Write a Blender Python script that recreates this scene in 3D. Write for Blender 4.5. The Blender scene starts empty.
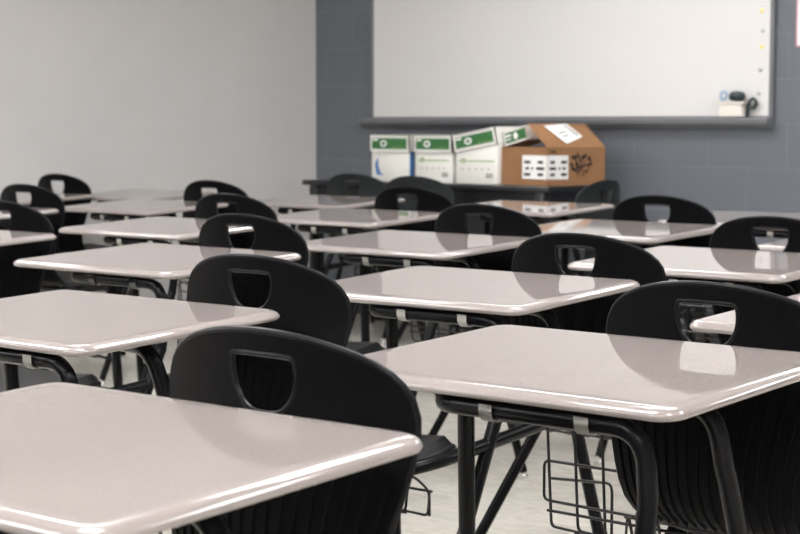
import bpy, bmesh, math, random
import numpy as np
from mathutils import Vector, Matrix

random.seed(7)
scene = bpy.context.scene
COL = scene.collection
DZ = 0.70            # height of the desk tops above the floor
PI = math.pi

# ------------------------------------------------------------------ materials
def nt_new(name):
    m = bpy.data.materials.new(name); m.use_nodes = True
    nt = m.node_tree
    return m, nt, nt.nodes['Principled BSDF']

def lin(r, g, b):
    f = lambda c: (c/255/12.92) if c/255 <= 0.04045 else ((c/255+0.055)/1.055)**2.4
    return (f(r), f(g), f(b), 1)

def mat(name, col, rough=0.5, metal=0.0, spec=0.5, coat=0.0, coat_rough=0.05):
    m, nt, b = nt_new(name)
    b.inputs['Base Color'].default_value = col
    b.inputs['Roughness'].default_value = rough
    b.inputs['Metallic'].default_value = metal
    b.inputs['Specular IOR Level'].default_value = spec
    b.inputs['Coat Weight'].default_value = coat
    b.inputs['Coat Roughness'].default_value = coat_rough
    return m

def noise_mix(nt, b, c1, c2, scale, detail=4, lo=0.35, hi=0.65, coord='Object'):
    tc = nt.nodes.new('ShaderNodeTexCoord')
    n = nt.nodes.new('ShaderNodeTexNoise'); n.inputs['Scale'].default_value = scale
    n.inputs['Detail'].default_value = detail
    r = nt.nodes.new('ShaderNodeValToRGB')
    r.color_ramp.elements[0].position = lo; r.color_ramp.elements[0].color = c1
    r.color_ramp.elements[1].position = hi; r.color_ramp.elements[1].color = c2
    nt.links.new(tc.outputs[coord], n.inputs['Vector'])
    nt.links.new(n.outputs['Fac'], r.inputs['Fac'])
    nt.links.new(r.outputs['Color'], b.inputs['Base Color'])
    return tc, n, r

def bump(nt, b, src, strength, dist=0.001):
    bp = nt.nodes.new('ShaderNodeBump'); bp.inputs['Strength'].default_value = strength
    bp.inputs['Distance'].default_value = dist
    nt.links.new(src, bp.inputs['Height']); nt.links.new(bp.outputs['Normal'], b.inputs['Normal'])

M = {}
def mat_desktop():
    m, nt, b = nt_new('speckled_laminate')
    tc, n, r = noise_mix(nt, b, lin(128, 120, 118), lin(146, 137, 134), 650, 3, 0.3, 0.7)
    b.inputs['Roughness'].default_value = 0.035
    b.inputs['IOR'].default_value = 1.72
    # very slight orange peel of the moulded surface
    n2 = nt.nodes.new('ShaderNodeTexNoise'); n2.inputs['Scale'].default_value = 14
    n2.inputs['Detail'].default_value = 1
    nt.links.new(tc.outputs['Object'], n2.inputs['Vector'])
    bump(nt, b, n2.outputs['Fac'], 0.02, 0.001)
    return m
M['desktop'] = mat_desktop()

def mat_plastic(name, c1, c2, rough, spec=0.045):
    m, nt, b = nt_new(name)
    tc, n, r = noise_mix(nt, b, c1, c2, 60, 3)
    b.inputs['Roughness'].default_value = rough
    b.inputs['Specular IOR Level'].default_value = spec
    n2 = nt.nodes.new('ShaderNodeTexNoise'); n2.inputs['Scale'].default_value = 900
    nt.links.new(tc.outputs['Object'], n2.inputs['Vector'])
    bump(nt, b, n2.outputs['Fac'], 0.12, 0.0006)
    return m
M['plastic'] = mat_plastic('black_polypropylene', (0.0026, 0.0026, 0.0031, 1), (0.0034, 0.0034, 0.0041, 1), 0.44)
M['seat_plastic'] = mat_plastic('lit_seat_black_polypropylene', (0.0040, 0.0040, 0.0048, 1), (0.0052, 0.0052, 0.0062, 1), 0.5, 0.28)  # same plastic as the back, paler and shinier to paint the lit seat
M['slate'] = mat_plastic('slate_polypropylene', (0.018, 0.021, 0.022, 1), (0.022, 0.025, 0.026, 1), 0.46, 0.10)
M['tube'] = mat('black_enamel_tube', (0.0045, 0.0045, 0.0055, 1), 0.2, spec=0.11)
M['lip'] = mat('black_polished_lip', (0.005, 0.005, 0.006, 1), 0.3, spec=0.12)
M['wire'] = mat('black_wire', (0.005, 0.005, 0.006, 1), 0.35, spec=0.3)
M['clip'] = mat('grey_zinc_strap', lin(196, 194, 188), 0.4, 0.1)
M['chrome'] = mat('chrome', (0.75, 0.75, 0.75, 1), 0.12, 1.0)
M['rubber'] = mat('black_rubber', (0.012, 0.012, 0.012, 1), 0.7)

def mat_block(name, col, dark):
    m, nt, b = nt_new(name)
    tc = nt.nodes.new('ShaderNodeTexCoord')
    mp = nt.nodes.new('ShaderNodeMapping')
    nt.links.new(tc.outputs['Object'], mp.inputs['Vector'])
    br = nt.nodes.new('ShaderNodeTexBrick')
    br.inputs['Color1'].default_value = col; br.inputs['Color2'].default_value = col
    br.inputs['Mortar'].default_value = dark  # joint colour, here lighter than the block
    br.inputs['Scale'].default_value = 1.0
    br.inputs['Mortar Size'].default_value = 0.0045
    br.inputs['Mortar Smooth'].default_value = 0.4
    br.inputs['Brick Width'].default_value = 0.4064
    br.inputs['Row Height'].default_value = 0.2032
    nt.links.new(mp.outputs['Vector'], br.inputs['Vector'])
    n = nt.nodes.new('ShaderNodeTexNoise'); n.inputs['Scale'].default_value = 45; n.inputs['Detail'].default_value = 5
    nt.links.new(tc.outputs['Object'], n.inputs['Vector'])
    mx = nt.nodes.new('ShaderNodeMix'); mx.data_type = 'RGBA'; mx.blend_type = 'MULTIPLY'
    mx.inputs['Factor'].default_value = 0.25
    nt.links.new(br.outputs['Color'], mx.inputs['A']); nt.links.new(n.outputs['Color'], mx.inputs['B'])
    nt.links.new(br.outputs['Color'], b.inputs['Base Color'])
    inv = nt.nodes.new('ShaderNodeMath'); inv.operation = 'MULTIPLY_ADD'
    inv.inputs[1].default_value = -1.0; nt.links.new(br.outputs['Fac'], inv.inputs[0])
    sc = nt.nodes.new('ShaderNodeMath'); sc.operation = 'MULTIPLY'; sc.inputs[1].default_value = 0.18
    nt.links.new(n.outputs['Fac'], sc.inputs[0]); nt.links.new(sc.outputs[0], inv.inputs[2])
    bump(nt, b, inv.outputs[0], 0.55, 0.006)
    b.inputs['Roughness'].default_value = 0.42
    return m, mp
M['block_grey'], MP_GREY = mat_block('painted_block_slate_grey', lin(97, 101, 108), lin(104, 108, 115))  # highlight caught by the joint edges is put into the lighter joint colour

def mat_plaster(name, c1, c2, rough=0.6):
    m, nt, b = nt_new(name)
    tc, n, r = noise_mix(nt, b, c1, c2, 3, 4)
    b.inputs['Roughness'].default_value = rough
    n2 = nt.nodes.new('ShaderNodeTexNoise'); n2.inputs['Scale'].default_value = 160
    nt.links.new(tc.outputs['Object'], n2.inputs['Vector'])
    bump(nt, b, n2.outputs['Fac'], 0.08, 0.001)
    return m
M['wall_light'] = mat_plaster('light_warm_grey_paint', lin(190, 188, 187), lin(194, 192, 191))
M['base'] = mat('black_vinyl_base', (0.02, 0.02, 0.022, 1), 0.5)

def mat_floor():
    m, nt, b = nt_new('polished_floor_tile')
    tc = nt.nodes.new('ShaderNodeTexCoord')
    br = nt.nodes.new('ShaderNodeTexBrick')
    br.offset = 0.0
    br.inputs['Scale'].default_value = 1.0
    br.inputs['Color1'].default_value = lin(222, 217, 208); br.inputs['Color2'].default_value = lin(217, 212, 203)
    br.inputs['Mortar'].default_value = lin(190, 185, 176)
    br.inputs['Mortar Size'].default_value = 0.0008
    br.inputs['Brick Width'].default_value = 0.305; br.inputs['Row Height'].default_value = 0.305
    nt.links.new(tc.outputs['Object'], br.inputs['Vector'])
    n = nt.nodes.new('ShaderNodeTexNoise'); n.inputs['Scale'].default_value = 9; n.inputs['Detail'].default_value = 6
    n.inputs['Distortion'].default_value = 1.5
    mp = nt.nodes.new('ShaderNodeMapping'); mp.inputs['Scale'].default_value = (1, 3, 1)
    nt.links.new(tc.outputs['Object'], mp.inputs['Vector']); nt.links.new(mp.outputs['Vector'], n.inputs['Vector'])
    r = nt.nodes.new('ShaderNodeValToRGB')
    r.color_ramp.elements[0].position = 0.35; r.color_ramp.elements[0].color = (0.80, 0.79, 0.77, 1)
    r.color_ramp.elements[1].position = 0.7; r.color_ramp.elements[1].color = (1, 1, 1, 1)
    nt.links.new(n.outputs['Fac'], r.inputs['Fac'])
    mx = nt.nodes.new('ShaderNodeMix'); mx.data_type = 'RGBA'; mx.blend_type = 'MULTIPLY'
    mx.inputs['Factor'].default_value = 1.0
    nt.links.new(br.outputs['Color'], mx.inputs['A']); nt.links.new(r.outputs['Color'], mx.inputs['B'])
    nt.links.new(mx.outputs['Result'], b.inputs['Base Color'])
    b.inputs['Roughness'].default_value = 0.16
    bump(nt, b, n.outputs['Fac'], 0.08, 0.002)
    return m
M['floor'] = mat_floor()

def mat_ceiling():
    m, nt, b = nt_new('acoustic_ceiling_tile')
    tc = nt.nodes.new('ShaderNodeTexCoord')
    br = nt.nodes.new('ShaderNodeTexBrick'); br.offset = 0
    br.inputs['Scale'].default_value = 1.0
    br.inputs['Color1'].default_value = lin(240, 239, 236); br.inputs['Color2'].default_value = lin(238, 237, 234)
    br.inputs['Mortar'].default_value = lin(235, 235, 233)
    br.inputs['Mortar Size'].default_value = 0.012
    br.inputs['Brick Width'].default_value = 1.22; br.inputs['Row Height'].default_value = 0.61
    nt.links.new(tc.outputs['Object'], br.inputs['Vector'])
    nt.links.new(br.outputs['Color'], b.inputs['Base Color'])
    b.inputs['Roughness'].default_value = 0.9
    return m
M['ceiling'] = mat_ceiling()
M['board'] = mat('whiteboard_enamel', lin(213, 211, 210), 0.22)
M['alu'] = mat('grey_aluminium', lin(116, 118, 122), 0.4, 0.15)
M['alu_light'] = mat('pale_aluminium', lin(190, 190, 190), 0.35, 0.4)
M['table_black'] = mat('black_table_laminate', (0.012, 0.012, 0.014, 1), 0.3)
M['paper_white'] = mat('white_carton', lin(228, 226, 220), 0.55)
M['green'] = mat('green_print', lin(44, 100, 50), 0.5)
M['green_line'] = mat('green_line_print', lin(118, 150, 70), 0.5)
M['blue'] = mat('blue_print', lin(70, 116, 172), 0.5)
M['grey_print'] = mat('grey_print', lin(120, 120, 118), 0.6)
M['ink'] = mat('black_print', lin(48, 40, 36), 0.6)
M['label'] = mat('white_paper_label', lin(236, 234, 232), 0.5)
M['pink'] = mat('pink_paper_edge', lin(196, 150, 160), 0.6)
M['marker_dark'] = mat('dark_green_black_plastic', lin(34, 46, 50), 0.35)
M['marker_blue'] = mat('pale_blue_plastic', lin(150, 170, 190), 0.35)
M['caddy'] = mat('white_plastic', lin(222, 216, 208), 0.4)
M['yellow'] = mat('yellow_magnet', lin(222, 210, 130), 0.4)
M['grey_magnet'] = mat('grey_magnet', lin(176, 176, 172), 0.4)

def mat_cardboard():
    m, nt, b = nt_new('brown_cardboard')
    tc, n, r = noise_mix(nt, b, lin(190, 142, 100), lin(200, 152, 110), 9, 4)
    b.inputs['Roughness'].default_value = 0.7
    return m
M['cardboard'] = mat_cardboard()
def mat_emit(name, col, s):
    m, nt, b = nt_new(name)
    b.inputs['Base Color'].default_value = (0.8, 0.8, 0.8, 1)
    b.inputs['Emission Color'].default_value = col
    b.inputs['Emission Strength'].default_value = s
    return m
M['lamp'] = mat_emit('lit_diffuser', (0.985, 0.99, 1.0, 1), 19.0)
M['lamp_frame'] = mat('white_enamel', lin(235, 235, 233), 0.4)

# ------------------------------------------------------------------ mesh helpers
def link(name, bm, m, parent=None, smooth=True, angle=40):
    me = bpy.data.meshes.new(name)
    bmesh.ops.recalc_face_normals(bm, faces=bm.faces)
    bm.to_mesh(me); bm.free()
    ms = m if isinstance(m, (list, tuple)) else [m]
    for q in ms: me.materials.append(q)
    if smooth:
        me.polygons.foreach_set('use_smooth', [True]*len(me.polygons))
        try: me.set_sharp_from_angle(angle=math.radians(angle))
        except Exception: pass
    me.update()
    o = bpy.data.objects.new(name, me); COL.objects.link(o)
    if parent is not None: o.parent = parent
    return o

def tag(o, label=None, cat=None, group=None, kind=None):
    if label: o['label'] = label
    if cat: o['category'] = cat
    if group: o['group'] = group
    if kind: o['kind'] = kind
    return o

def empty(name, loc, rz=0):
    o = bpy.data.objects.new(name, None); COL.objects.link(o)
    o.empty_display_size = 0.1
    o.location = loc; o.rotation_euler = (0, 0, rz)
    return o

def box(bm, c, s, mi=0, rot=None, bev=0.0):
    r = bmesh.ops.create_cube(bm, size=1.0)
    vs = r['verts']
    for v in vs: v.co = Vector((v.co.x*s[0], v.co.y*s[1], v.co.z*s[2]))
    fs = list({f for v in vs for f in v.link_faces})
    if bev > 0:
        es = list({e for f in fs for e in f.edges})
        rb = bmesh.ops.bevel(bm, geom=es, offset=bev, segments=2, affect='EDGES', profile=0.5)
        fs = rb['faces']
        vs = list({v for f in fs for v in f.verts})
        # all faces of the island
        seen = set(vs); st = list(vs)
        while st:
            v = st.pop()
            for e in v.link_edges:
                w = e.other_vert(v)
                if w not in seen: seen.add(w); st.append(w)
        vs = list(seen); fs = list({f for v in vs for f in v.link_faces})
    R = rot if rot is not None else Matrix.Identity(3)
    for v in vs: v.co = R @ v.co + Vector(c)
    for f in fs: f.material_index = mi
    return vs

def fillet(pts, r, n=6):
    """round the inner corners of a polyline with radius-like distance r"""
    pts = [Vector(p) for p in pts]
    out = [pts[0]]
    for i in range(1, len(pts)-1):
        a, b, c = pts[i-1], pts[i], pts[i+1]
        d1 = (a-b); d2 = (c-b)
        rr = min(r if not isinstance(r, (list, tuple)) else r[i-1], d1.length*0.49, d2.length*0.49)
        p = b + d1.normalized()*rr; q = b + d2.normalized()*rr
        for k in range(n+1):
            t = k/n
            out.append(p*(1-t)**2 + b*2*t*(1-t) + q*t*t)
    out.append(pts[-1])
    return out

def tube(bm, pts, r, seg=10, closed=False, caps=True, mi=0):
    pts = [Vector(p) for p in pts]
    n = len(pts)
    rings = []
    up = None
    for i, p in enumerate(pts):
        if closed:
            t = pts[(i+1) % n] - pts[(i-1) % n]
        else:
            t = pts[min(i+1, n-1)] - pts[max(i-1, 0)]
        t.normalize()
        if up is None:
            a = Vector((0, 0, 1)) if abs(t.z) < 0.9 else Vector((1, 0, 0))
            up = (a - t*a.dot(t)).normalized()
        else:
            up = (up - t*up.dot(t)).normalized()
        s = t.cross(up)
        rr = r[i] if isinstance(r, (list, tuple)) else r
        rings.append([bm.verts.new(p + (up*math.cos(2*PI*k/seg) + s*math.sin(2*PI*k/seg))*rr) for k in range(seg)])
    m = n if closed else n-1
    for i in range(m):
        A, B = rings[i], rings[(i+1) % n]
        off = 0
        if closed and i == n-1:
            # match the twist at the seam
            best = min(range(seg), key=lambda o: (A[0].co-B[o].co).length)
            off = best
        for k in range(seg):
            f = bm.faces.new((A[k], A[(k+1) % seg], B[(k+1+off) % seg], B[(k+off) % seg])); f.material_index = mi
    if caps and not closed:
        bm.faces.new(list(reversed(rings[0]))).material_index = mi
        bm.faces.new(rings[-1]).material_index = mi

def lathe(bm, prof, c, seg=20, mi=0, axis='z'):
    rings = []
    for (r, h) in prof:
        ring = []
        for k in range(seg):
            a = 2*PI*k/seg
            p = (r*math.cos(a), r*math.sin(a), h)
            if axis == 'y': p = (p[0], -p[2], p[1])
            ring.append(bm.verts.new(Vector(c)+Vector(p)))
        rings.append(ring)
    for i in range(len(rings)-1):
        for k in range(seg):
            bm.faces.new((rings[i][k], rings[i][(k+1) % seg], rings[i+1][(k+1) % seg], rings[i+1][k])).material_index = mi
    bm.faces.new(list(reversed(rings[0]))).material_index = mi
    bm.faces.new(rings[-1]).material_index = mi

def interp(tab, x):
    """smooth (monotone-ish cubic) interpolation through a table of (x, y)"""
    xs = [t[0] for t in tab]; ys = [t[1] for t in tab]
    if x <= xs[0]: return ys[0] + (x-xs[0])*(ys[1]-ys[0])/(xs[1]-xs[0])
    if x >= xs[-1]: return ys[-1] + (x-xs[-1])*(ys[-1]-ys[-2])/(xs[-1]-xs[-2])
    i = max(k for k in range(len(xs)-1) if xs[k] <= x)
    h = xs[i+1]-xs[i]; t = (x-xs[i])/h
    def sl(k):
        if k == 0: return (ys[1]-ys[0])/(xs[1]-xs[0])
        if k == len(xs)-1: return (ys[-1]-ys[-2])/(xs[-1]-xs[-2])
        return (ys[k+1]-ys[k-1])/(xs[k+1]-xs[k-1])
    m0, m1 = sl(i)*h, sl(i+1)*h
    return (2*t**3-3*t**2+1)*ys[i] + (t**3-2*t**2+t)*m0 + (-2*t**3+3*t**2)*ys[i+1] + (t**3-t**2)*m1

# ------------------------------------------------------------------ the moulded chair shell (origin: hole centre line, back plane, floor)
PROF = [(-0.297, 0.062), (-0.285, 0.038), (-0.265, 0.012), (-0.235, -0.010), (-0.19, -0.020), (-0.12, -0.018), (-0.05, -0.008), (0.0, 0.000), (0.06, -0.003), (0.104, -0.012)]
HALF = [(-0.297, 0.145), (-0.285, 0.156), (-0.26, 0.160), (-0.22, 0.163), (-0.17, 0.171), (-0.12, 0.184), (-0.07, 0.197), (-0.02, 0.206), (0.02, 0.205), (0.045, 0.195),
        (0.066, 0.173), (0.082, 0.139), (0.0935, 0.097), (0.1000, 0.054), (0.1026, 0.0)]
def back_y(x, z):
    k = 0.9 if z > -0.1 else 0.9 + (-0.1 - z)*1.5
    return interp(PROF, z) + k*x*x

def back_pt(x, z, off=0.0):
    e = 1e-3
    dx = (back_y(x+e, z)-back_y(x-e, z))/(2*e); dz = (back_y(x, z+e)-back_y(x, z-e))/(2*e)
    n = Vector((dx, -1, dz)).normalized()      # points to the rear (towards -y)
    return Vector((x, back_y(x, z), z+DZ)) + n*off

def outline():
    zs = [-0.297, -0.292, -0.285, -0.275, -0.25, -0.22, -0.19, -0.16, -0.13, -0.10, -0.07, -0.04, -0.01, 0.015, 0.035, 0.05, 0.062, 0.073, 0.081, 0.088, 0.0935, 0.0975, 0.1000]
    R = [(interp(HALF, z), z) for z in zs]
    R += [(0.03, 0.1018), (0.0, 0.1026)]
    L = [(-x, z) for (x, z) in reversed(R[:-1])]
    return R + L

HOLE = [(-0.046, 0.0755), (0.046, 0.0755), (0.0515, 0.071), (0.0535, 0.061), (0.0530, 0.047), (0.0490, 0.031), (0.0410, 0.0175),
        (0.029, 0.0080), (0.013, 0.0035), (-0.013, 0.0035), (-0.029, 0.0080), (-0.0410, 0.0175), (-0.0490, 0.031), (-0.0530, 0.047), (-0.0535, 0.061), (-0.0515, 0.071)]

def backrest_bm():
    bm = bmesh.new()
    ol = outline()
    vo = [bm.verts.new((x, 0, z)) for x, z in ol]
    vh = [bm.verts.new((x, 0, z)) for x, z in HOLE]
    es = [bm.edges.new((vo[i], vo[(i+1) % len(vo)])) for i in range(len(vo))]
    es += [bm.edges.new((vh[i], vh[(i+1) % len(vh)])) for i in range(len(vh))]
    bmesh.ops.triangle_fill(bm, use_beauty=True, use_dissolve=False, edges=es)
    for x in np.arange(-0.195, 0.2, 0.026):
        bmesh.ops.bisect_plane(bm, geom=bm.verts[:]+bm.edges[:]+bm.faces[:], plane_co=(x, 0, 0), plane_no=(1, 0, 0), dist=1e-5)
    for z in np.arange(-0.27, 0.095, 0.026):
        bmesh.ops.bisect_plane(bm, geom=bm.verts[:]+bm.edges[:]+bm.faces[:], plane_co=(0, 0, z), plane_no=(0, 0, 1), dist=1e-5)
    # dissolve the leftover triangulation inside every grid cell
    bmesh.ops.dissolve_limit(bm, angle_limit=0.01, verts=[], edges=[]) if False else None
    for v in bm.verts:
        p = back_pt(v.co.x, v.co.z); v.co = p
    bmesh.ops.recalc_face_normals(bm, faces=bm.faces)
    # give the shell its wall thickness (towards the sitter)
    ext = bmesh.ops.duplicate(bm, geom=bm.faces[:])
    bnd = [e for e in bm.edges if e.is_boundary]
    vm = ext['vert_map']
    news = [g for g in ext['geom'] if isinstance(g, bmesh.types.BMVert)]
    newset = set(news)
    olds = [v for v in bm.verts if v not in newset]
    fwd = Vector((0, 1, 0.1))
    mp = {}
    for v in olds: mp[v] = vm[v]
    for e in [e for e in bnd if e.verts[0] not in newset and e.verts[1] not in newset]:
        a, b = e.verts
        bm.faces.new((a, b, mp[b], mp[a]))
    for v in olds:
        w = mp[v]; x = w.co.x
        n = Vector((-2*0.85*x, 1, 0.12)).normalized()
        w.co = w.co + n*0.007
    # rolled lip around the outline and round the hand hole
    ol3 = [back_pt(x, z, -0.0036) for x, z in ol]
    tube(bm, ol3, 0.0043, 8, closed=True, mi=1)
    inner = []
    hl = []
    n = len(HOLE)
    hp = [Vector((x, z, 0)) for x, z in HOLE]
    # finer, rounded loop
    fine = []
    for i in range(n):
        a, b, c = hp[i-1], hp[i], hp[(i+1) % n]
        fine += [(a+b)*0.5*0.5+b*0.5 if False else (a*0.25+b*0.75), (b*0.75+c*0.25)]
    tube(bm, [back_pt(p.x, p.y, -0.002) for p in fine], 0.0038, 8, closed=True, mi=1)
    # fanned ribs on the lower half of the back
    for i in range(17):
        u = (i-8)/8.0
        z0 = -0.045 - 0.012*(1-abs(u))
        zz = np.linspace(z0, -0.285, 18)
        pts = []; rr = []
        for k, z in enumerate(zz):
            pts.append(back_pt(u*0.90*interp(HALF, z), z, 0.0003)); rr.append(0.0025*min(1, 0.2+k*0.35))
        tube(bm, pts, rr, 6)
    return bm

def seat_bm():
    bm = bmesh.new()
    prof = [(0.0, (0.060, -0.296)), (0.12, (0.085, -0.302)), (0.3, (0.15, -0.296)), (0.55, (0.225, -0.284)), (0.8, (0.315, -0.270)), (0.92, (0.358, -0.268)), (1.0, (0.385, -0.280))]
    wid = [(0.0, 0.145), (0.12, 0.172), (0.3, 0.206), (0.5, 0.216), (0.8, 0.212), (0.92, 0.196), (1.0, 0.165)]
    ty = [(s, p[0]) for s, p in prof]; tz = [(s, p[1]) for s, p in prof]
    S = list(np.linspace(0, 1, 22)); U = list(np.linspace(-1, 1, 21))
    def grid(off):
        g = []
        for s in S:
            row = []
            for u in U:
                w = interp(wid, s); x = u*w
                y = interp(ty, s) + 0.85*x*x*max(0, 1-s*6)*1.1
                z = interp(tz, s) + 0.016*abs(u)**3*(1-0.5*s) - (0.018*max(0, abs(u)-0.9)/0.1)
                row.append(bm.verts.new((x, y, z+DZ+off)))
            g.append(row)
        return g
    a = grid(0.0); b = grid(-0.008)
    nS, nU = len(S), len(U)
    for i in range(nS-1):
        for j in range(nU-1):
            bm.faces.new((a[i][j], a[i][j+1], a[i+1][j+1], a[i+1][j]))
            bm.faces.new((b[i][j], b[i+1][j], b[i+1][j+1], b[i][j+1]))
    for i in range(nS-1):
        for j in (0, nU-1):
            bm.faces.new((a[i][j], a[i+1][j], b[i+1][j], b[i][j]))
    for j in range(nU-1):
        for i in (0, nS-1):
            bm.faces.new((a[i][j], a[i][j+1], b[i][j+1], b[i][j]))
    rim = [a[i][0].co - Vector((0, 0, .004)) for i in range(nS)] + [v.co - Vector((0, 0, .004)) for v in a[-1]][1:-1] + [a[i][-1].co - Vector((0, 0, .004)) for i in reversed(range(nS))]
    tube(bm, rim, 0.0065, 8)
    return bm

def basket_bm():
    """wire book basket hung under the seat (chair coordinates); its floor falls towards the front"""
    bm = bmesh.new()
    r = 0.0028
    x0, x1 = -0.380, 0.125
    y0, y1 = 0.135, 0.37
    zt, zb, zf = DZ-0.312, DZ-0.356, DZ-0.430
    zs = DZ-0.165                       # the tall left end rises beside the seat
    n = 10
    for i in range(n):
        x = x0 + (x1-x0)*i/(n-1)
        top = zs if x < -0.225 else zt
        tube(bm, fillet([(x, y0-0.015, top), (x, y0, zb), (x, y1, zf), (x, y1+0.006, zf+0.05)], 0.012, 3), r, 6)
    for (y, z) in ((y0-0.004, zt-0.016), (y0+0.08, zb-0.030), (y0+0.16, zb-0.054), (y1+0.006, zf+0.048)):
        tube(bm, [(x0-0.006, y, z), (x1+0.006, y, z)], r, 6)
    tube(bm, [(x0-0.006, y0-0.015, zs), (-0.225, y0-0.015, zs)], r, 6)
    tube(bm, fillet([(-0.225, y0-0.006, zt+0.072), (x0-0.012, y0-0.006, zt+0.072), (x0-0.012, y0-0.006, zb+0.046), (x1, y0-0.006, zb+0.040)], 0.012, 4), r, 6)
    tube(bm, fillet([(x0-0.004, y0, zt+0.04), (x0-0.004, y1-0.04, zt+0.0), (x0-0.004, y1-0.04, zf+0.01)], 0.02, 4), r, 6)
    tube(bm, fillet([(x1+0.004, y0, zt-0.005), (x1+0.004, y1-0.05, zt-0.03), (x1+0.004, y1, zf+0.05), (x1+0.004, y1, zf)], 0.02, 4), r, 6)
    return bm

# ------------------------------------------------------------------ desk parts (origin: centre of the top, on the floor)
W, D = 0.62, 0.472
TILT = math.tan(math.radians(2.77))     # the tops slope gently towards the sitter
def rrect(w, d, r, n=10):
    pts = []
    for (cx, cy, a0) in ((w/2-r, d/2-r, 0), (-w/2+r, d/2-r, 90), (-w/2+r, -d/2+r, 180), (w/2-r, -d/2+r, 270)):
        for k in range(n+1):
            a = math.radians(a0+90*k/n)
            pts.append((cx+r*math.cos(a), cy+r*math.sin(a)))
    return pts

def desktop_bm():
    bm = bmesh.new()
    prof = [(-0.034, 0.0), (-0.0175, 0.0), (-0.0145, -0.0003), (-0.0108, -0.0012), (-0.0070, -0.0028), (-0.0038, -0.0050), (-0.0013, -0.0078), (0, -0.0108), (-0.0006, -0.0138), (-0.0028, -0.0164), (-0.0070, -0.0180), (-0.0130, -0.0185), (-0.033, -0.0185)]
    rings = []
    for (o, z) in prof:
        rings.append([bm.verts.new((x, y, DZ+z-0.0018+y*TILT)) for x, y in rrect(W+2*o, D+2*o, max(0.038+o, 0.004), 10)])
    n = len(rings[0])
    for i in range(len(rings)-1):
        for k in range(n):
            bm.faces.new((rings[i][k], rings[i][(k+1) % n], rings[i+1][(k+1) % n], rings[i+1][k]))
    bm.faces.new(rings[0]); bm.faces.new(list(reversed(rings[-1])))
    return bm

RT = 0.0135
def Z(z): return DZ+z
RY, RZ = -0.212, -0.0408          # support rail under the near edge
def rail_bm():
    bm = bmesh.new()
    pts = fillet([(-0.088, 0.05, Z(-0.031)), (-0.088, RY, Z(RZ)), (0.256, RY, Z(RZ)), (0.258, -0.205, Z(-0.14)), (0.256, -0.215, Z(-0.20))], [0.05, 0.085, 0.03], 9)
    tube(bm, pts, RT, 12)
    return bm
def crossbar_bm():
    bm = bmesh.new()
    pts = fillet([(-0.2225, 0.034, Z(-0.09)), (-0.216, 0.026, Z(-0.032)), (0.248, -0.03, Z(-0.0345)), (0.250, 0.0, Z(-0.13))], [0.03, 0.06], 8)
    tube(bm, pts, RT, 12)
    return bm
def leg_bm(a, b):
    bm = bmesh.new(); tube(bm, [a, b], RT, 12)
    return bm
def glide_bm(b):
    bm = bmesh.new()
    lathe(bm, [(0.0115, 0.030), (0.0125, 0.022), (0.0125, 0.012), (0.016, 0.010), (0.016, 0.002), (0.013, 0.0)], (b[0], b[1], 0), 16)
    return bm
def clip_bm(x):
    bm = bmesh.new()
    r = RT+0.0028
    zt = RY*TILT-0.0202
    pts = [(RY-r-0.008, zt), (RY-r, zt-0.0015)] + [(RY-r*math.cos(a), RZ-r*math.sin(a)) for a in np.linspace(0.0, PI, 12)] + [(RY+r, zt), (RY+r+0.012, zt+0.001)]
    w = 0.011
    A = [bm.verts.new((x-w, y, Z(z))) for y, z in pts]; B = [bm.verts.new((x+w, y, Z(z))) for y, z in pts]
    for i in range(len(pts)-1): bm.faces.new((A[i], A[i+1], B[i+1], B[i]))
    bmesh.ops.solidify(bm, geom=bm.faces[:], thickness=0.0015)
    return bm
def seat_tube_bm():
    bm = bmesh.new()
    pts = fillet([(0.250, 0.085, Z(-0.250)), (0.250, -0.40, Z(-0.288)), (0.215, -0.49, Z(-0.30)), (0.12, -0.49, Z(-0.315)), (0.02, -0.44, Z(-0.325)), (-0.20, -0.44, Z(-0.325)), (-0.20, -0.24, Z(-0.315)), (0.13, -0.24, Z(-0.315)), (0.13, -0.45, Z(-0.322))],
                 [0.05, 0.04, 0.04, 0.05, 0.05, 0.05, 0.05], 6)
    tube(bm, pts, RT, 10)
    return bm
def bolt_bm():
    bm = bmesh.new()
    for (x, y, z) in ((0.258, -0.245, -0.279),):
        lathe(bm, [(0.007, 0.0), (0.007, 0.006), (0.003, 0.009)], (x-0.01, y, Z(z)+0.014), 10)
    return bm

LEGS = [((0.2562, -0.212, Z(-0.19)), (0.240, -0.425, 0.022)),
        ((0.250, 0.0, Z(-0.125)), (0.255, 0.205, 0.022)),
        ((-0.222, 0.033, Z(-0.08)), (-0.300, 0.145, 0.022)),
        ((-0.190, -0.435, Z(-0.325)), (-0.325, -0.565, 0.022))]

def make_desk():
    root = empty('combo_desk', (0, 0, 0))
    link('desktop', desktop_bm(), M['desktop'], root, angle=60)
    link('support_rail', rail_bm(), M['tube'], root)
    link('crossbar', crossbar_bm(), M['tube'], root)
    for x in (0.016, 0.170):
        link('strap_clip', clip_bm(x), M['clip'], root)
    for a, b in LEGS:
        l = link('leg', leg_bm(a, b), M['tube'], root)
        link('glide', glide_bm(b), M['chrome'], l)
    st = link('seat_tube', seat_tube_bm(), M['tube'], root)
    link('bolt', bolt_bm(), M['chrome'], st)
    for nm, f, m in (('backrest', backrest_bm, 'plastic'), ('seat', seat_bm, 'seat_plastic'), ('book_basket', basket_bm, 'wire')):
        o = link(nm, f(), [M[m], M['lip']] if nm == 'backrest' else M[m], root)
    return root

def copy_tree(o, parent=None):
    c = o.copy(); COL.objects.link(c)
    if parent is not None: c.parent = parent
    for ch in list(o.children): copy_tree(ch, c)
    return c

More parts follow.
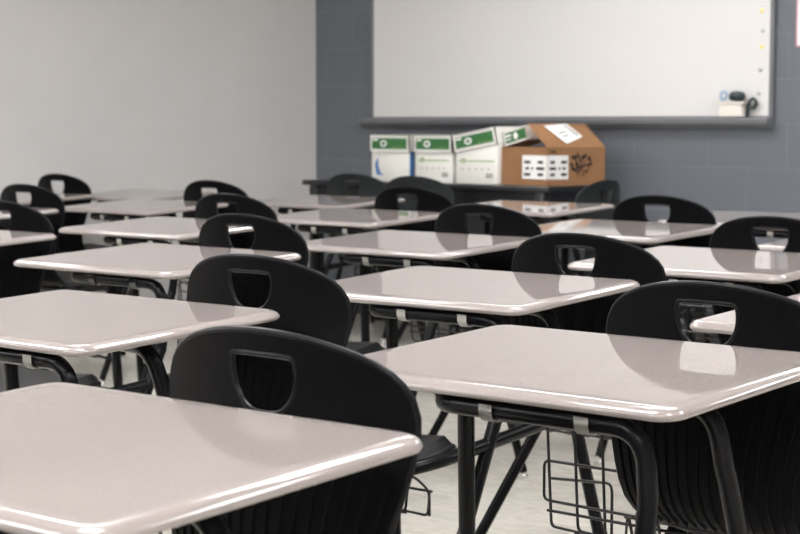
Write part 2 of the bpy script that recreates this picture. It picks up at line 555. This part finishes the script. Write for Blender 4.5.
# desk centre x, y, rotation (deg), chair (x, y) or None
UNITS = [
 ('A', -1.447, 1.157, 1.0, None, 'large combo desk in the left foreground, nearest the camera, before the biggest chair back'),
 ('B', -2.430, 1.946, 0.34, None, 'combo desk cut by the left edge, left of the biggest chair back'),
 ('F', -1.412, 2.038, 0.05, (-1.444, 1.442), 'large right foreground combo desk, steel legs in full view, biggest chair back belongs to it'),
 ('G', -2.278, 2.874, 1.37, (-2.262, 2.227), 'combo desk at the picture centre, directly behind the large right foreground top'),
 ('C', -3.358, 2.970, -0.13, None, 'combo desk third from the front at left, its sharp left tip before black backrests'),
 ('N', -1.303, 2.900, 0.00, (-1.345, 2.293), 'combo desk whose black chair back touches the right foreground top, its own top mostly hidden'),
 ('H', -3.258, 3.874, 0.11, (-3.33, 3.244), 'combo desk just behind the central one, top between two black chair backs'),
 ('K', -2.228, 3.842, -0.44, (-2.186, 3.16), 'combo desk at the right edge, its top just above the large right chair back'),
 ('L', -3.183, 4.822, -0.51, (-3.228, 4.15), 'combo desk right of centre with a chair handle reflected, right behind the central chair back'),
 ('D', -4.385, 3.930, 0.00, (-4.47, 3.31), 'combo desk fourth from the front at left, behind the one with the sharp left tip'),
 ('P', -4.450, 3.050, 0.00, None, 'combo desk at the left edge showing only its right tip, lowest of three such tips'),
 ('Q', -5.700, 4.050, 0.00, None, 'combo desk at the left edge, middle of three right tips before black backrests'),
 ('E', -5.600, 4.870, 0.00, (-5.67, 4.31), 'combo desk fifth from the front at left, thin pale top near the pale wall'),
 ('R', -6.700, 5.050, 0.00, None, 'combo desk at the left edge, highest of three tips, before the smallest left backrest'),
 ('I', -4.370, 4.840, 0.00, (-4.37, 4.19), 'combo desk left of centre in the second last row, directly before the last row'),
 ('S', -2.200, 4.760, 0.00, (-2.215, 4.1), 'combo desk hidden behind the black chair back at the right edge'),
 ('O', -3.140, 5.720, 0.00, (-3.178, 5.077), 'combo desk at the far right, thin top against the grey block wall'),
 ('M', -4.330, 5.880, 0.00, (-4.36, 5.15), 'combo desk in the last row in front of the brown cardboard box'),
 ('J', -5.360, 5.740, 0.00, (-5.48, 5.15), 'combo desk in the last row before the left end of the black table'),
 ('T', -6.500, 5.650, 0.00, (-6.75, 5.335), 'combo desk in the last row farthest left, right beside the pale wall'),
]
proto = make_desk()
first = True
for (key, x, y, rot, ch, lab) in UNITS:
    o = proto if first else copy_tree(proto)
    first = False
    o.location = (x, y, 0); o.rotation_euler = (0, 0, math.radians(rot))
    tag(o, lab, 'desk', 'combo desks in rows')
    if ch is None:
        lx, ly = (-0.08, -0.65) if key == 'C' else (-0.01, -0.65)
    else:
        a = math.radians(-rot); dx, dy = ch[0]-x, ch[1]-y
        lx, ly = dx*math.cos(a)-dy*math.sin(a), dx*math.sin(a)+dy*math.cos(a)
    for c in o.children:
        nm = c.name.split('.')[0]
        if key == 'A' and nm == 'desktop': c.location = (0, 0, 0.005)
        if nm in ('backrest', 'seat', 'book_basket'):
            c.location = (lx, ly, (-0.007 if key == 'F' else -0.0035) if nm == 'backrest' else 0)

# ------------------------------------------------------------------ loose chairs at the black table
def chair_leg(bm, a, b): tube(bm, [a, b], 0.0115, 10)
def make_chair():
    root = empty('stacking_chair', (0, 0, 0))
    link('backrest', backrest_bm(), [M['slate'], M['slate']], root)
    link('seat', seat_bm(), M['slate'], root)
    fr = bmesh.new()
    tube(fr, fillet([(-0.17, 0.10, Z(-0.325)), (-0.17, 0.33, Z(-0.312)), (0.17, 0.33, Z(-0.312)), (0.17, 0.10, Z(-0.325)), (-0.16, 0.10, Z(-0.325))], 0.03, 4), 0.0115, 10)
    link('seat_frame', fr, M['tube'], root)
    for (x, y, bx, by) in ((-0.17, 0.12, -0.205, 0.03), (0.17, 0.12, 0.205, 0.03), (-0.17, 0.31, -0.20, 0.38), (0.17, 0.31, 0.20, 0.38)):
        bm = bmesh.new(); tube(bm, [(x, y, Z(-0.322)), (bx, by, 0.02)], 0.0115, 10)
        l = link('leg', bm, M['tube'], root)
        link('glide', glide_bm((bx, by, 0)), M['chrome'], l)
    return root
c0 = make_chair()
for i, (x, y, rz, lab) in enumerate([
        (-5.67, 6.28, 0, 'grey plastic chair before the left end of the black table'),
        (-5.18, 6.16, 0, 'grey plastic chair before the white cartons, second from the table left end'),
        (-4.22, 6.33, 97, 'grey plastic chair turned sideways before the right end of the black table')]):
    o = c0 if i == 0 else copy_tree(c0)
    o.location = (x, y, 0); o.rotation_euler = (0, 0, math.radians(rz))
    tag(o, lab, 'chair', 'chairs at the black table')

# ------------------------------------------------------------------ black table along the end wall
TX0, TX1, TY0, TY1, TZ = -6.15, -4.60, 6.43, 6.99, DZ+0.064
t = empty('side_table', ((TX0+TX1)/2, (TY0+TY1)/2, 0))
tag(t, 'long black table against the grey block wall carrying the cartons', 'table')
hx, hy = (TX1-TX0)/2, (TY1-TY0)/2
bm = bmesh.new(); box(bm, (0, 0, TZ-0.014), (2*hx, 2*hy, 0.028), bev=0.004); link('table_top', bm, M['table_black'], t)
bm = bmesh.new()
for y in (-hy+0.035, hy-0.035): box(bm, (0, y, TZ-0.068), (2*hx-0.16, 0.02, 0.08))
for x in (-hx+0.08, hx-0.08): box(bm, (x, 0, TZ-0.068), (0.02, 2*hy-0.09, 0.08))
link('apron', bm, M['table_black'], t)
for sx in (-1, 1):
    for sy in (-1, 1):
        bm = bmesh.new(); box(bm, (sx*(hx-0.065), sy*(hy-0.04), (TZ-0.028)/2), (0.055, 0.055, TZ-0.028), bev=0.004)
        link('leg', bm, M['table_black'], t)

# ------------------------------------------------------------------ paper cartons with green lids
def quad_on(bm, c, w, h, mi, d=0.0012):
    """thin printed patch facing -y, centred at c"""
    box(bm, c, (w, d, h), mi)
def disc_on(bm, c, rx, rz, mi, n=18):
    a = [bm.verts.new((c[0]+rx*math.cos(2*PI*k/n), c[1], c[2]+rz*math.sin(2*PI*k/n))) for k in range(n)]
    bm.faces.new(a).material_index = mi

CM = ['paper_white', 'green', 'green_line', 'blue', 'grey_print', 'label']
def carton(x, y, w, lab, rz=0, lid_tilt=0, kind='line', dz=0, h=0.195, d=0.28):
    root = empty('paper_carton', (x, y, TZ), math.radians(rz))
    tag(root, lab, 'carton')
    bm = bmesh.new()
    box(bm, (0, d/2, h/2), (w-0.008, d-0.008, h), bev=0.003)
    yf = 0.0032
    if kind == 'line':
        quad_on(bm, (0, yf, 0.108), w*0.82, 0.005, 2)
        disc_on(bm, (-w*0.30, yf-0.0012, 0.110), 0.013, 0.012, 2)
        disc_on(bm, (-w*0.30, yf-0.0018, 0.110), 0.006, 0.006, 0)
        for k in range(5): quad_on(bm, (-w*0.32+k*w*0.15, yf, 0.070), w*0.05, 0.004, 4)
        quad_on(bm, (w*0.30, yf, 0.040), w*0.15, 0.020, 4)
        quad_on(bm, (w*0.30, yf-0.0005, 0.041), w*0.12, 0.004, 0)
    else:
        # blue sweeping mark on the plain carton
        pts = [(-0.45, 0.085), (-0.40, 0.105), (-0.345, 0.118), (-0.35, 0.075), (-0.29, 0.045), (-0.20, 0.030), (-0.40, 0.032)]
        vs = [bm.verts.new((px*w*0.88, yf-0.001, pz)) for px, pz in pts]
        bm.faces.new(vs).material_index = 3
        for k in range(3): quad_on(bm, (w*0.15, yf, 0.035+k*0.012), w*0.3, 0.003, 5)
        box(bm, (w/2-0.003, 0.02, h/2), (0.006, 0.03, h*0.96), 3)
    link('box_body', bm, [M[c] for c in CM], root)
    lb = bmesh.new()
    lw, lh, ld = w+0.004, 0.082, d+0.012
    R = Matrix.Rotation(-math.radians(lid_tilt), 3, 'Y')
    pv = Vector((-w/2, 0, h-0.04))
    def lp(p): return R @ (Vector(p)-pv) + pv
    vs = []
    top = h+0.035
    vs += box(lb, (0, d/2, top-0.004), (lw, ld, 0.008), bev=0.002)
    for yy in (d/2-ld/2+0.003, d/2+ld/2-0.003): vs += box(lb, (0, yy, top-lh/2), (lw, 0.006, lh))
    for xx in (-lw/2+0.003, lw/2-0.003): vs += box(lb, (xx, d/2, top-lh/2), (0.006, ld, lh))
    yf = d/2-ld/2-0.0003
    quad_on(lb, (0, yf, top-lh*0.52), lw*0.87, lh*0.66, 1)
    disc_on(lb, (-lw*0.14, yf-0.0012, top-lh*0.52), lw*0.085, lh*0.20, 5)
    disc_on(lb, (-lw*0.14, yf-0.0018, top-lh*0.52), lw*0.045, lh*0.11, 1)
    quad_on(lb, (-lw*0.35, yf-0.0005, top-lh*0.30), lw*0.13, lh*0.10, 5)
    quad_on(lb, (lw*0.22, yf-0.0005, top-lh*0.72), lw*0.3, lh*0.04, 2)
    for v in lb.verts: v.co = lp(v.co)
    link('lid', lb, [M[c] for c in CM], root)
    return root
BY = 6.51
carton(-5.624, BY, 0.256, 'white paper carton with a blue mark, leftmost of the row, green lid', kind='blue')
carton(-5.347, BY, 0.236, 'white paper carton second from the left, level green lid', kind='line')
carton(-5.083, BY, 0.258, 'white paper carton third from the left, its green lid lifted to the right', kind='line', lid_tilt=10)

def loose_lid():
    root = empty('carton_lid', (-4.866, 6.645, TZ+0.180), math.radians(-3))
    tag(root, 'loose green and white carton lid between the lifted lid and the brown box flap', 'lid')
    R = Matrix.Rotation(math.radians(-14), 3, 'Y')
    lw, lh, ld = 0.140, 0.068, 0.20
    piv = Vector((-lw/2, 0, 0))
    def fin(bm, nm, m, smooth=True):
        for v in bm.verts: v.co = R @ (v.co-piv) + piv
        link(nm, bm, m, root, smooth)
    lb = bmesh.new()
    box(lb, (0, 0, lh-0.004), (lw, ld, 0.008), bev=0.002)
    for yy in (-ld/2+0.003, ld/2-0.003): box(lb, (0, yy, lh/2), (lw, 0.006, lh))
    for xx in (-lw/2+0.003, lw/2-0.003): box(lb, (xx, 0, lh/2), (0.006, ld, lh))
    fin(lb, 'lid_shell', M['paper_white'])
    gb = bmesh.new(); quad_on(gb, (0.004, -ld/2-0.0004, lh*0.48), lw*0.9, lh*0.72, 0); fin(gb, 'green_panel', M['green'], False)
    hb = bmesh.new()
    disc_on(hb, (0.006, -ld/2-0.0015, lh*0.48), 0.014, 0.016, 0); quad_on(hb, (-lw*0.28, -ld/2-0.0012, lh*0.62), 0.035, 0.010, 0); quad_on(hb, (-lw*0.28, -ld/2-0.0012, lh*0.36), 0.03, 0.006, 0)
    fin(hb, 'white_print', M['label'], False)
loose_lid()

# open brown box: its corner points at the room
def brown_box():
    # corner positions on the table (world), measured front corner and the two side corners
    C0 = Vector((-4.655, 6.49)); 
    u = Vector((-0.986, 0.162)).normalized()      # along the left face
    v = Vector((0.162, 0.986)).normalized()      # along the right face
    L1, L2 = 0.300, 0.387
    h = 0.178
    root = empty('cardboard_box', (C0.x, C0.y, TZ))
    tag(root, 'brown cardboard box with a raised flap and white label, right of the cartons', 'box')
    A = Vector((0, 0)); B = u*L1; Cc = v*L2
    bm = bmesh.new()
    poly = [A, Cc, Cc+B, B]
    lo = [bm.verts.new((p.x, p.y, 0)) for p in poly]; hi = [bm.verts.new((p.x, p.y, h)) for p in poly]
    bm.faces.new(list(reversed(lo)))
    for i in range(len(poly)):
        j = (i+1) % len(poly)
        bm.faces.new((lo[i], lo[j], hi[j], hi[i]))
    bmesh.ops.solidify(bm, geom=bm.faces[:], thickness=0.005)
    # printed label wrapped round the corner, and the dark print on the right face
    def patch(d, s0, s1, z0, z1, mi, off=0.0015):
        nrm = Vector((d.y, -d.x)) if d.x > 0 else Vector((-d.y, d.x))
        if nrm.y > 0: nrm = -nrm
        p0 = d*s0 + nrm*off; p1 = d*s1 + nrm*off
        vs = [bm.verts.new(q) for q in ((p0.x, p0.y, z0), (p1.x, p1.y, z0), (p1.x, p1.y, z1), (p0.x, p0.y, z1))]
        bm.faces.new(vs).material_index = mi
    patch(u, 0.0, 0.160, 0.030, 0.140, 1); patch(v, 0.0, 0.138, 0.030, 0.140, 1)
    for d, L in ((u, 0.160), (v, 0.138)):
        for r_, z in enumerate((0.045, 0.073, 0.102)):
            for (a, b) in (((0.14, 0.36), (0.66, 0.92)) if r_ != 1 else ((0.10, 0.42), (0.55, 0.62), (0.72, 0.86))):
                patch(d, L*a, L*b, z, z+0.013, 2, 0.0025)
    rnd = random.Random(5)
    for k in range(70):
        s = 0.145 + rnd.random()*0.14; z = 0.040 + rnd.random()*0.11
        if (s-0.215)**2/0.070**2 + (z-0.094)**2/0.052**2 > 1: continue
        patch(v, s, s+0.006+rnd.random()*0.014, z, z+0.004+rnd.random()*0.014, 2, 0.0017+0.00002*k)
    for k in range(5): patch(v, 0.022+k*0.007, 0.027+k*0.007, 0.150+0.004*(k % 2), 0.163, 2, 0.002)
    link('box_body', bm, [M['cardboard'], M['label'], M['ink']], root, smooth=False)
    # the raised flap on the right face, leaning back, with a shipping label
    fb = bmesh.new()
    p0 = Vector((A.x, A.y, h)); p1 = Vector((Cc.x, Cc.y, h))
    sh = Vector((-0.146, 0.044, 0.108))
    q0 = p0 + sh + Vector((0, 0, 0.0)); q1 = p1 + sh + Vector((0, 0, 0.0))
    vs = [fb.verts.new(p) for p in (p0, p1, q1, q0)]
    f = fb.faces.new(vs); 
    bmesh.ops.solidify(fb, geom=[f], thickness=0.004)
    e1 = (p1-p0); e2 = (q0-p0)
    nrm = e1.cross(e2).normalized()
    if nrm.z < 0: nrm = -nrm
    def fl(a, b): return p0*(1-a)*(1-b) + p1*a*(1-b) + q1*a*b + q0*(1-a)*b + nrm*0.006
    qs = [fl(0.34, 0.12), fl(0.66, 0.42), fl(0.64, 0.96), fl(0.30, 0.90)]
    qs = [fl(0.36, 0.10), fl(0.74, 0.40), fl(0.64, 0.97), fl(0.22, 0.86)]
    fb.faces.new([fb.verts.new(p) for p in qs]).material_index = 1
    def ql(a, b): return qs[0]*(1-a)*(1-b)+qs[1]*a*(1-b)+qs[2]*a*b+qs[3]*(1-a)*b + nrm*0.001
    for (a, b, c, d) in ((0.80, 0.15, 0.88, 0.9), (0.2, 0.30, 0.5, 0.36), (0.2, 0.5, 0.6, 0.56)):
        fb.faces.new([fb.verts.new(p) for p in (ql(a, b), ql(c, b), ql(c, d), ql(a, d))]).material_index = 3
    link('flap', fb, [M['cardboard'], M['label'], M['ink'], M['grey_print']], root, smooth=False)
    # small inner flap on the left face folded into the box
    gb = bmesh.new()
    a0 = Vector((B.x, B.y, h)); a1 = Vector((A.x-0.01, A.y+0.004, h))
    gb.faces.new([gb.verts.new(p) for p in (a0, a1, a1+Vector((0.0, 0.05, -0.09)), a0+Vector((0.03, 0.05, -0.09)))])
    bmesh.ops.solidify(gb, geom=gb.faces[:], thickness=0.004)
    link('inner_flap', gb, M['cardboard'], root, smooth=False)
brown_box()

# ------------------------------------------------------------------ the room
YW = 7.109
XC = -6.690           # corner of end wall and left wall
XR, YB, H = 2.6, -3.2, 2.56
dL = Vector((-0.30, -1.0)).normalized()       # left wall runs away at an angle
LEN = (YW-YB)/(-dL.y)
XL = XC + dL.x*LEN
def struct(name, bm, m, smooth=False):
    o = link(name, bm, m, None, smooth); o['kind'] = 'structure'; return o
foot = [(XC, YW), (XR, YW), (XR, YB), (XL, YB)]
def slab(z0, z1):
    bm = bmesh.new()
    a = [bm.verts.new((x, y, z0)) for x, y in foot]; b = [bm.verts.new((x, y, z1)) for x, y in foot]
    bm.faces.new(a); bm.faces.new(b)
    for i in range(4): bm.faces.new((a[i], a[(i+1) % 4], b[(i+1) % 4], b[i]))
    return bm
struct('floor', slab(-0.1, 0.0), M['floor'])
struct('ceiling', slab(H, H+0.1), M['ceiling'])
def wall(name, p, q, m, th=0.15):
    p = Vector(p); q = Vector(q); d = (q-p).normalized(); n = Vector((-d.y, d.x))   # room lies on the right of p->q, thickness to the left
    bm = bmesh.new()
    base = [p, q, q+n*th, p+n*th]
    L = (q-p).length
    # built along local x (length) and z so the brick pattern lies in the wall's own plane
    lo = [bm.verts.new((x, y, 0)) for x, y in ((0, 0), (L, 0), (L, th), (0, th))]
    hi = [bm.verts.new((x, y, H)) for x, y in ((0, 0), (L, 0), (L, th), (0, th))]
    bm.faces.new(lo); bm.faces.new(hi)
    for i in range(4): bm.faces.new((lo[i], lo[(i+1) % 4], hi[(i+1) % 4], hi[i]))
    o = struct(name, bm, m)
    o.location = (p.x, p.y, 0); o.rotation_euler = (0, 0, math.atan2(d.y, d.x))
    return o
wall('wall_back', (XC, YW), (XR, YW), M['block_grey'])
wall('wall_right', (XR, YW), (XR, YB), M['wall_light'])
wall('wall_front', (XR, YB), (XL, YB), M['wall_light'])
wl = wall('wall_left', (XL, YB), (XC, YW), M['wall_light'])
BX = 0.533
# brick texture: rotate into the x-z plane, joints at the measured heights
MP_GREY.inputs['Rotation'].default_value = (-PI/2, 0, 0)
MP_GREY.inputs['Location'].default_value = (BX, -0.0399, 0)
def baseboard(name, p, q):
    p = Vector(p); q = Vector(q); d = (q-p).normalized(); n = Vector((-d.y, d.x)); L = (q-p).length
    bm = bmesh.new(); box(bm, (L/2, -0.004, 0.05), (L-0.02, 0.006, 0.1), bev=0.001)
    o = struct(name, bm, M['base']); o.location = (p.x, p.y, 0); o.rotation_euler = (0, 0, math.atan2(d.y, d.x))
baseboard('baseboard_back', (XC, YW), (XR, YW))
baseboard('baseboard_left', (XL, YB), (XC, YW))

# ------------------------------------------------------------------ whiteboard
bx0, bx1, bz0, bz1 = -6.264, -3.833, DZ+0.382, DZ+1.72
wb = empty('whiteboard', ((bx0+bx1)/2, YW-0.002, bz0))
tag(wb, 'large white marker board mounted on the grey block wall above the cartons', 'whiteboard')
cx = (bx0+bx1)/2; hw = (bx1-bx0)/2; hh = bz1-bz0
bm = bmesh.new(); box(bm, (0, -0.008, hh/2), (2*hw-0.03, 0.014, hh-0.01)); link('writing_surface', bm, M['board'], wb, False)
bm = bmesh.new()
for sx in (-1, 1): box(bm, (sx*(hw-0.0095), -0.011, hh/2), (0.019, 0.022, hh), bev=0.002)
box(bm, (0, -0.011, hh), (2*hw, 0.022, 0.02), bev=0.002)
link('board_frame', bm, M['alu'], wb)
bm = bmesh.new()
prof = [(0, 0.002), (-0.020, 0.002), (-0.062, -0.008), (-0.070, -0.004), (-0.072, -0.012), (-0.066, -0.030), (-0.030, -0.052), (0, -0.056)]
xa, xb = -hw-0.045, hw
A = [bm.verts.new((xa, y, z)) for y, z in prof]; B = [bm.verts.new((xb, y, z)) for y, z in prof]
for i in range(len(prof)): bm.faces.new((A[i], A[(i+1) % len(prof)], B[(i+1) % len(prof)], B[i]))
bm.faces.new(A); bm.faces.new(list(reversed(B)))
link('marker_tray', bm, M['alu'], wb, False)

# small things at the board's lower right corner
yb = YW-0.018
bm = bmesh.new()
# white holder: tapered open box standing on the tray
def frustum(bm, c, w0, w1, d, h, mi=0):
    lo = [bm.verts.new((c[0]+sx*w0/2, c[1]+sy*d/2, c[2])) for sx, sy in ((-1, -1), (1, -1), (1, 1), (-1, 1))]
    hi = [bm.verts.new((c[0]+sx*w1/2, c[1]+sy*d/2, c[2]+h)) for sx, sy in ((-1, -1), (1, -1), (1, 1), (-1, 1))]
    bm.faces.new(list(reversed(lo)))
    for i in range(4): bm.faces.new((lo[i], lo[(i+1) % 4], hi[(i+1) % 4], hi[i])).material_index = mi
    bm.faces.new(hi).material_index = mi
hold = empty('pen_holder', (-4.018, YW-0.053, bz0+0.002)); tag(hold, 'small white holder standing on the marker tray at the board right corner', 'holder')
bm = bmesh.new(); frustum(bm, (0, 0, 0), 0.125, 0.115, 0.05, 0.055); bmesh.ops.bevel(bm, geom=bm.edges[:], offset=0.004, segments=2, affect='EDGES'); link('holder_body', bm, M['caddy'], hold)
bm = bmesh.new(); frustum(bm, (0.004, -0.002, 0.0555), 0.135, 0.145, 0.06, 0.012); bmesh.ops.bevel(bm, geom=bm.edges[:], offset=0.003, segments=2, affect='EDGES'); link('holder_rim', bm, M['caddy'], hold)
bm = bmesh.new()
lathe(bm, [(0.010, 0.0), (0.030, 0.003), (0.038, 0.014), (0.038, 0.028), (0.030, 0.042), (0.012, 0.048)], (0, 0, 0), 16)
o = link('marker_cup', bm, M['marker_dark'], None); o.location = (-3.995, YW-0.056, bz0+0.072); tag(o, 'dark rounded item sitting on top of the white holder', 'cup')
bm = bmesh.new()
tube(bm, fillet([(-0.03, 0, 0.0), (-0.036, 0, 0.030), (-0.02, 0, 0.045), (-0.002, 0, 0.034), (-0.008, 0, 0.010), (-0.024, 0, 0.006)], 0.012, 4), 0.0075, 8)
o = link('coiled_cord', bm, M['marker_blue'], None); o.location = (-4.035, YW-0.075, bz0+0.075); tag(o, 'pale blue loop on top of the white holder', 'cord')
bm = bmesh.new()
tube(bm, fillet([(0.0, 0, 0.0), (0.006, 0, 0.06), (0.03, 0, 0.085), (0.05, 0, 0.06), (0.035, 0, 0.035), (0.012, 0, 0.045)], 0.014, 4), 0.0085, 8)
o = link('cable_hook', bm, M['marker_dark'], None); o.location = (-3.952, YW-0.04, bz0+0.004); tag(o, 'dark curled hook standing right of the white holder', 'hook')
def at_wall(px, py):
    f, h_, pit, rol, yaw = 1731.877, 0.336789, 0.081090, 0.002137, 0.706588
    fw = Vector((-math.sin(yaw)*math.cos(pit), math.cos(yaw)*math.cos(pit), -math.sin(pit)))
    r0 = Vector((math.cos(yaw), math.sin(yaw), 0)); u0 = r0.cross(fw)
    rt = r0*math.cos(rol)+u0*math.sin(rol); up = -r0*math.sin(rol)+u0*math.cos(rol)
    d = fw + rt*((px-400)/f) - up*((py-267)/f)
    t_ = YW/d.y
    return Vector((d.x*t_, YW, DZ+h_+d.z*t_))
for (px, py, c, lab) in ((764, 11, 'yellow', 'yellow round magnet high on the board right side'), (764, 47, 'yellow', 'yellow round magnet below a grey one on the board right side'),
                         (765, 31, 'grey_magnet', 'grey round magnet between two yellow ones'), (762, 70, 'grey_magnet', 'grey round magnet just below the lower yellow one'),
                         (761, 93, 'grey_magnet', 'lowest grey round magnet, nearest the dark hook')):
    p = at_wall(px, py)
    bm = bmesh.new(); lathe(bm, [(0.010, 0), (0.010, 0.004), (0.007, 0.006)], (0, 0, 0), 16, axis='y')
    o = link('magnet', bm, M[c], None); o.location = (p.x, YW-0.0171, p.z); tag(o, lab, 'magnet', 'magnets on the whiteboard')
# paper poster at the right edge
p = at_wall(796, 47)
po = empty('poster', (p.x, YW, p.z)); tag(po, 'white paper poster on the grey wall right of the whiteboard', 'poster')
bm = bmesh.new(); box(bm, (0.23, -0.001, 0.30), (0.46, 0.002, 0.60)); link('sheet', bm, M['label'], po, False)
bm = bmesh.new()
for (x, z, w_, h_) in ((0.23, 0.004, 0.46, 0.008), (0.23, 0.596, 0.46, 0.008), (0.004, 0.3, 0.008, 0.6), (0.456, 0.3, 0.008, 0.6)): box(bm, (x, -0.003, z), (w_, 0.0015, h_))
link('border', bm, M['pink'], po, False)

# ------------------------------------------------------------------ ceiling lights
k = 0
NM = ['front', 'second', 'third', 'fourth', 'fifth', 'sixth']
for i, y in enumerate((-2.6, -0.7, 1.2, 3.1, 5.6)):
    for j, x in enumerate((-6.3, -4.15, -1.9, 0.4)):
        if x < -5 and y > 4: continue
        r = empty('ceiling_light', (x, y, H))
        tag(r, 'lit white rectangular ceiling light panel', 'ceiling light', 'ceiling light panels')
        bm = bmesh.new()
        w_, d_ = 1.2, 0.6
        for s in (-1, 1):
            box(bm, (0, s*(d_/2-0.012), -0.012), (w_, 0.024, 0.022)); box(bm, (s*(w_/2-0.012), 0, -0.012), (0.024, d_-0.05, 0.022))
        link('frame', bm, M['lamp_frame'], r, False)
        bm = bmesh.new(); box(bm, (0, 0, -0.008), (w_-0.05, d_-0.05, 0.008)); link('diffuser', bm, M['lamp'], r, False)

# ------------------------------------------------------------------ world, camera, view
w = bpy.data.worlds.new('world'); scene.world = w; w.use_nodes = True
w.node_tree.nodes['Background'].inputs['Color'].default_value = (0.02, 0.02, 0.02, 1)

F, HC, PIT, ROL, YAW = 1731.877, 0.336789, 0.081090, 0.002137, 0.706588
fw = Vector((-math.sin(YAW)*math.cos(PIT), math.cos(YAW)*math.cos(PIT), -math.sin(PIT)))
r0 = Vector((math.cos(YAW), math.sin(YAW), 0)); u0 = r0.cross(fw)
rt = r0*math.cos(ROL)+u0*math.sin(ROL); up = -r0*math.sin(ROL)+u0*math.cos(ROL)
cd = bpy.data.cameras.new('camera'); cam = bpy.data.objects.new('camera', cd); COL.objects.link(cam)
cd.sensor_fit = 'HORIZONTAL'; cd.sensor_width = 36.0; cd.lens = F*36.0/800
mw = Matrix((rt, up, -fw)).transposed().to_4x4(); mw.translation = Vector((0, 0, DZ+HC)); cam.matrix_world = mw
cd.clip_start = 0.05
cd.dof.use_dof = True; cd.dof.focus_distance = 2.8; cd.dof.aperture_fstop = 10.0
scene.camera = cam
vs = scene.view_settings
vs.view_transform = 'Standard'; vs.look = 'None'; vs.gamma = 1.0; vs.use_curve_mapping = False
vs.exposure = 0.0
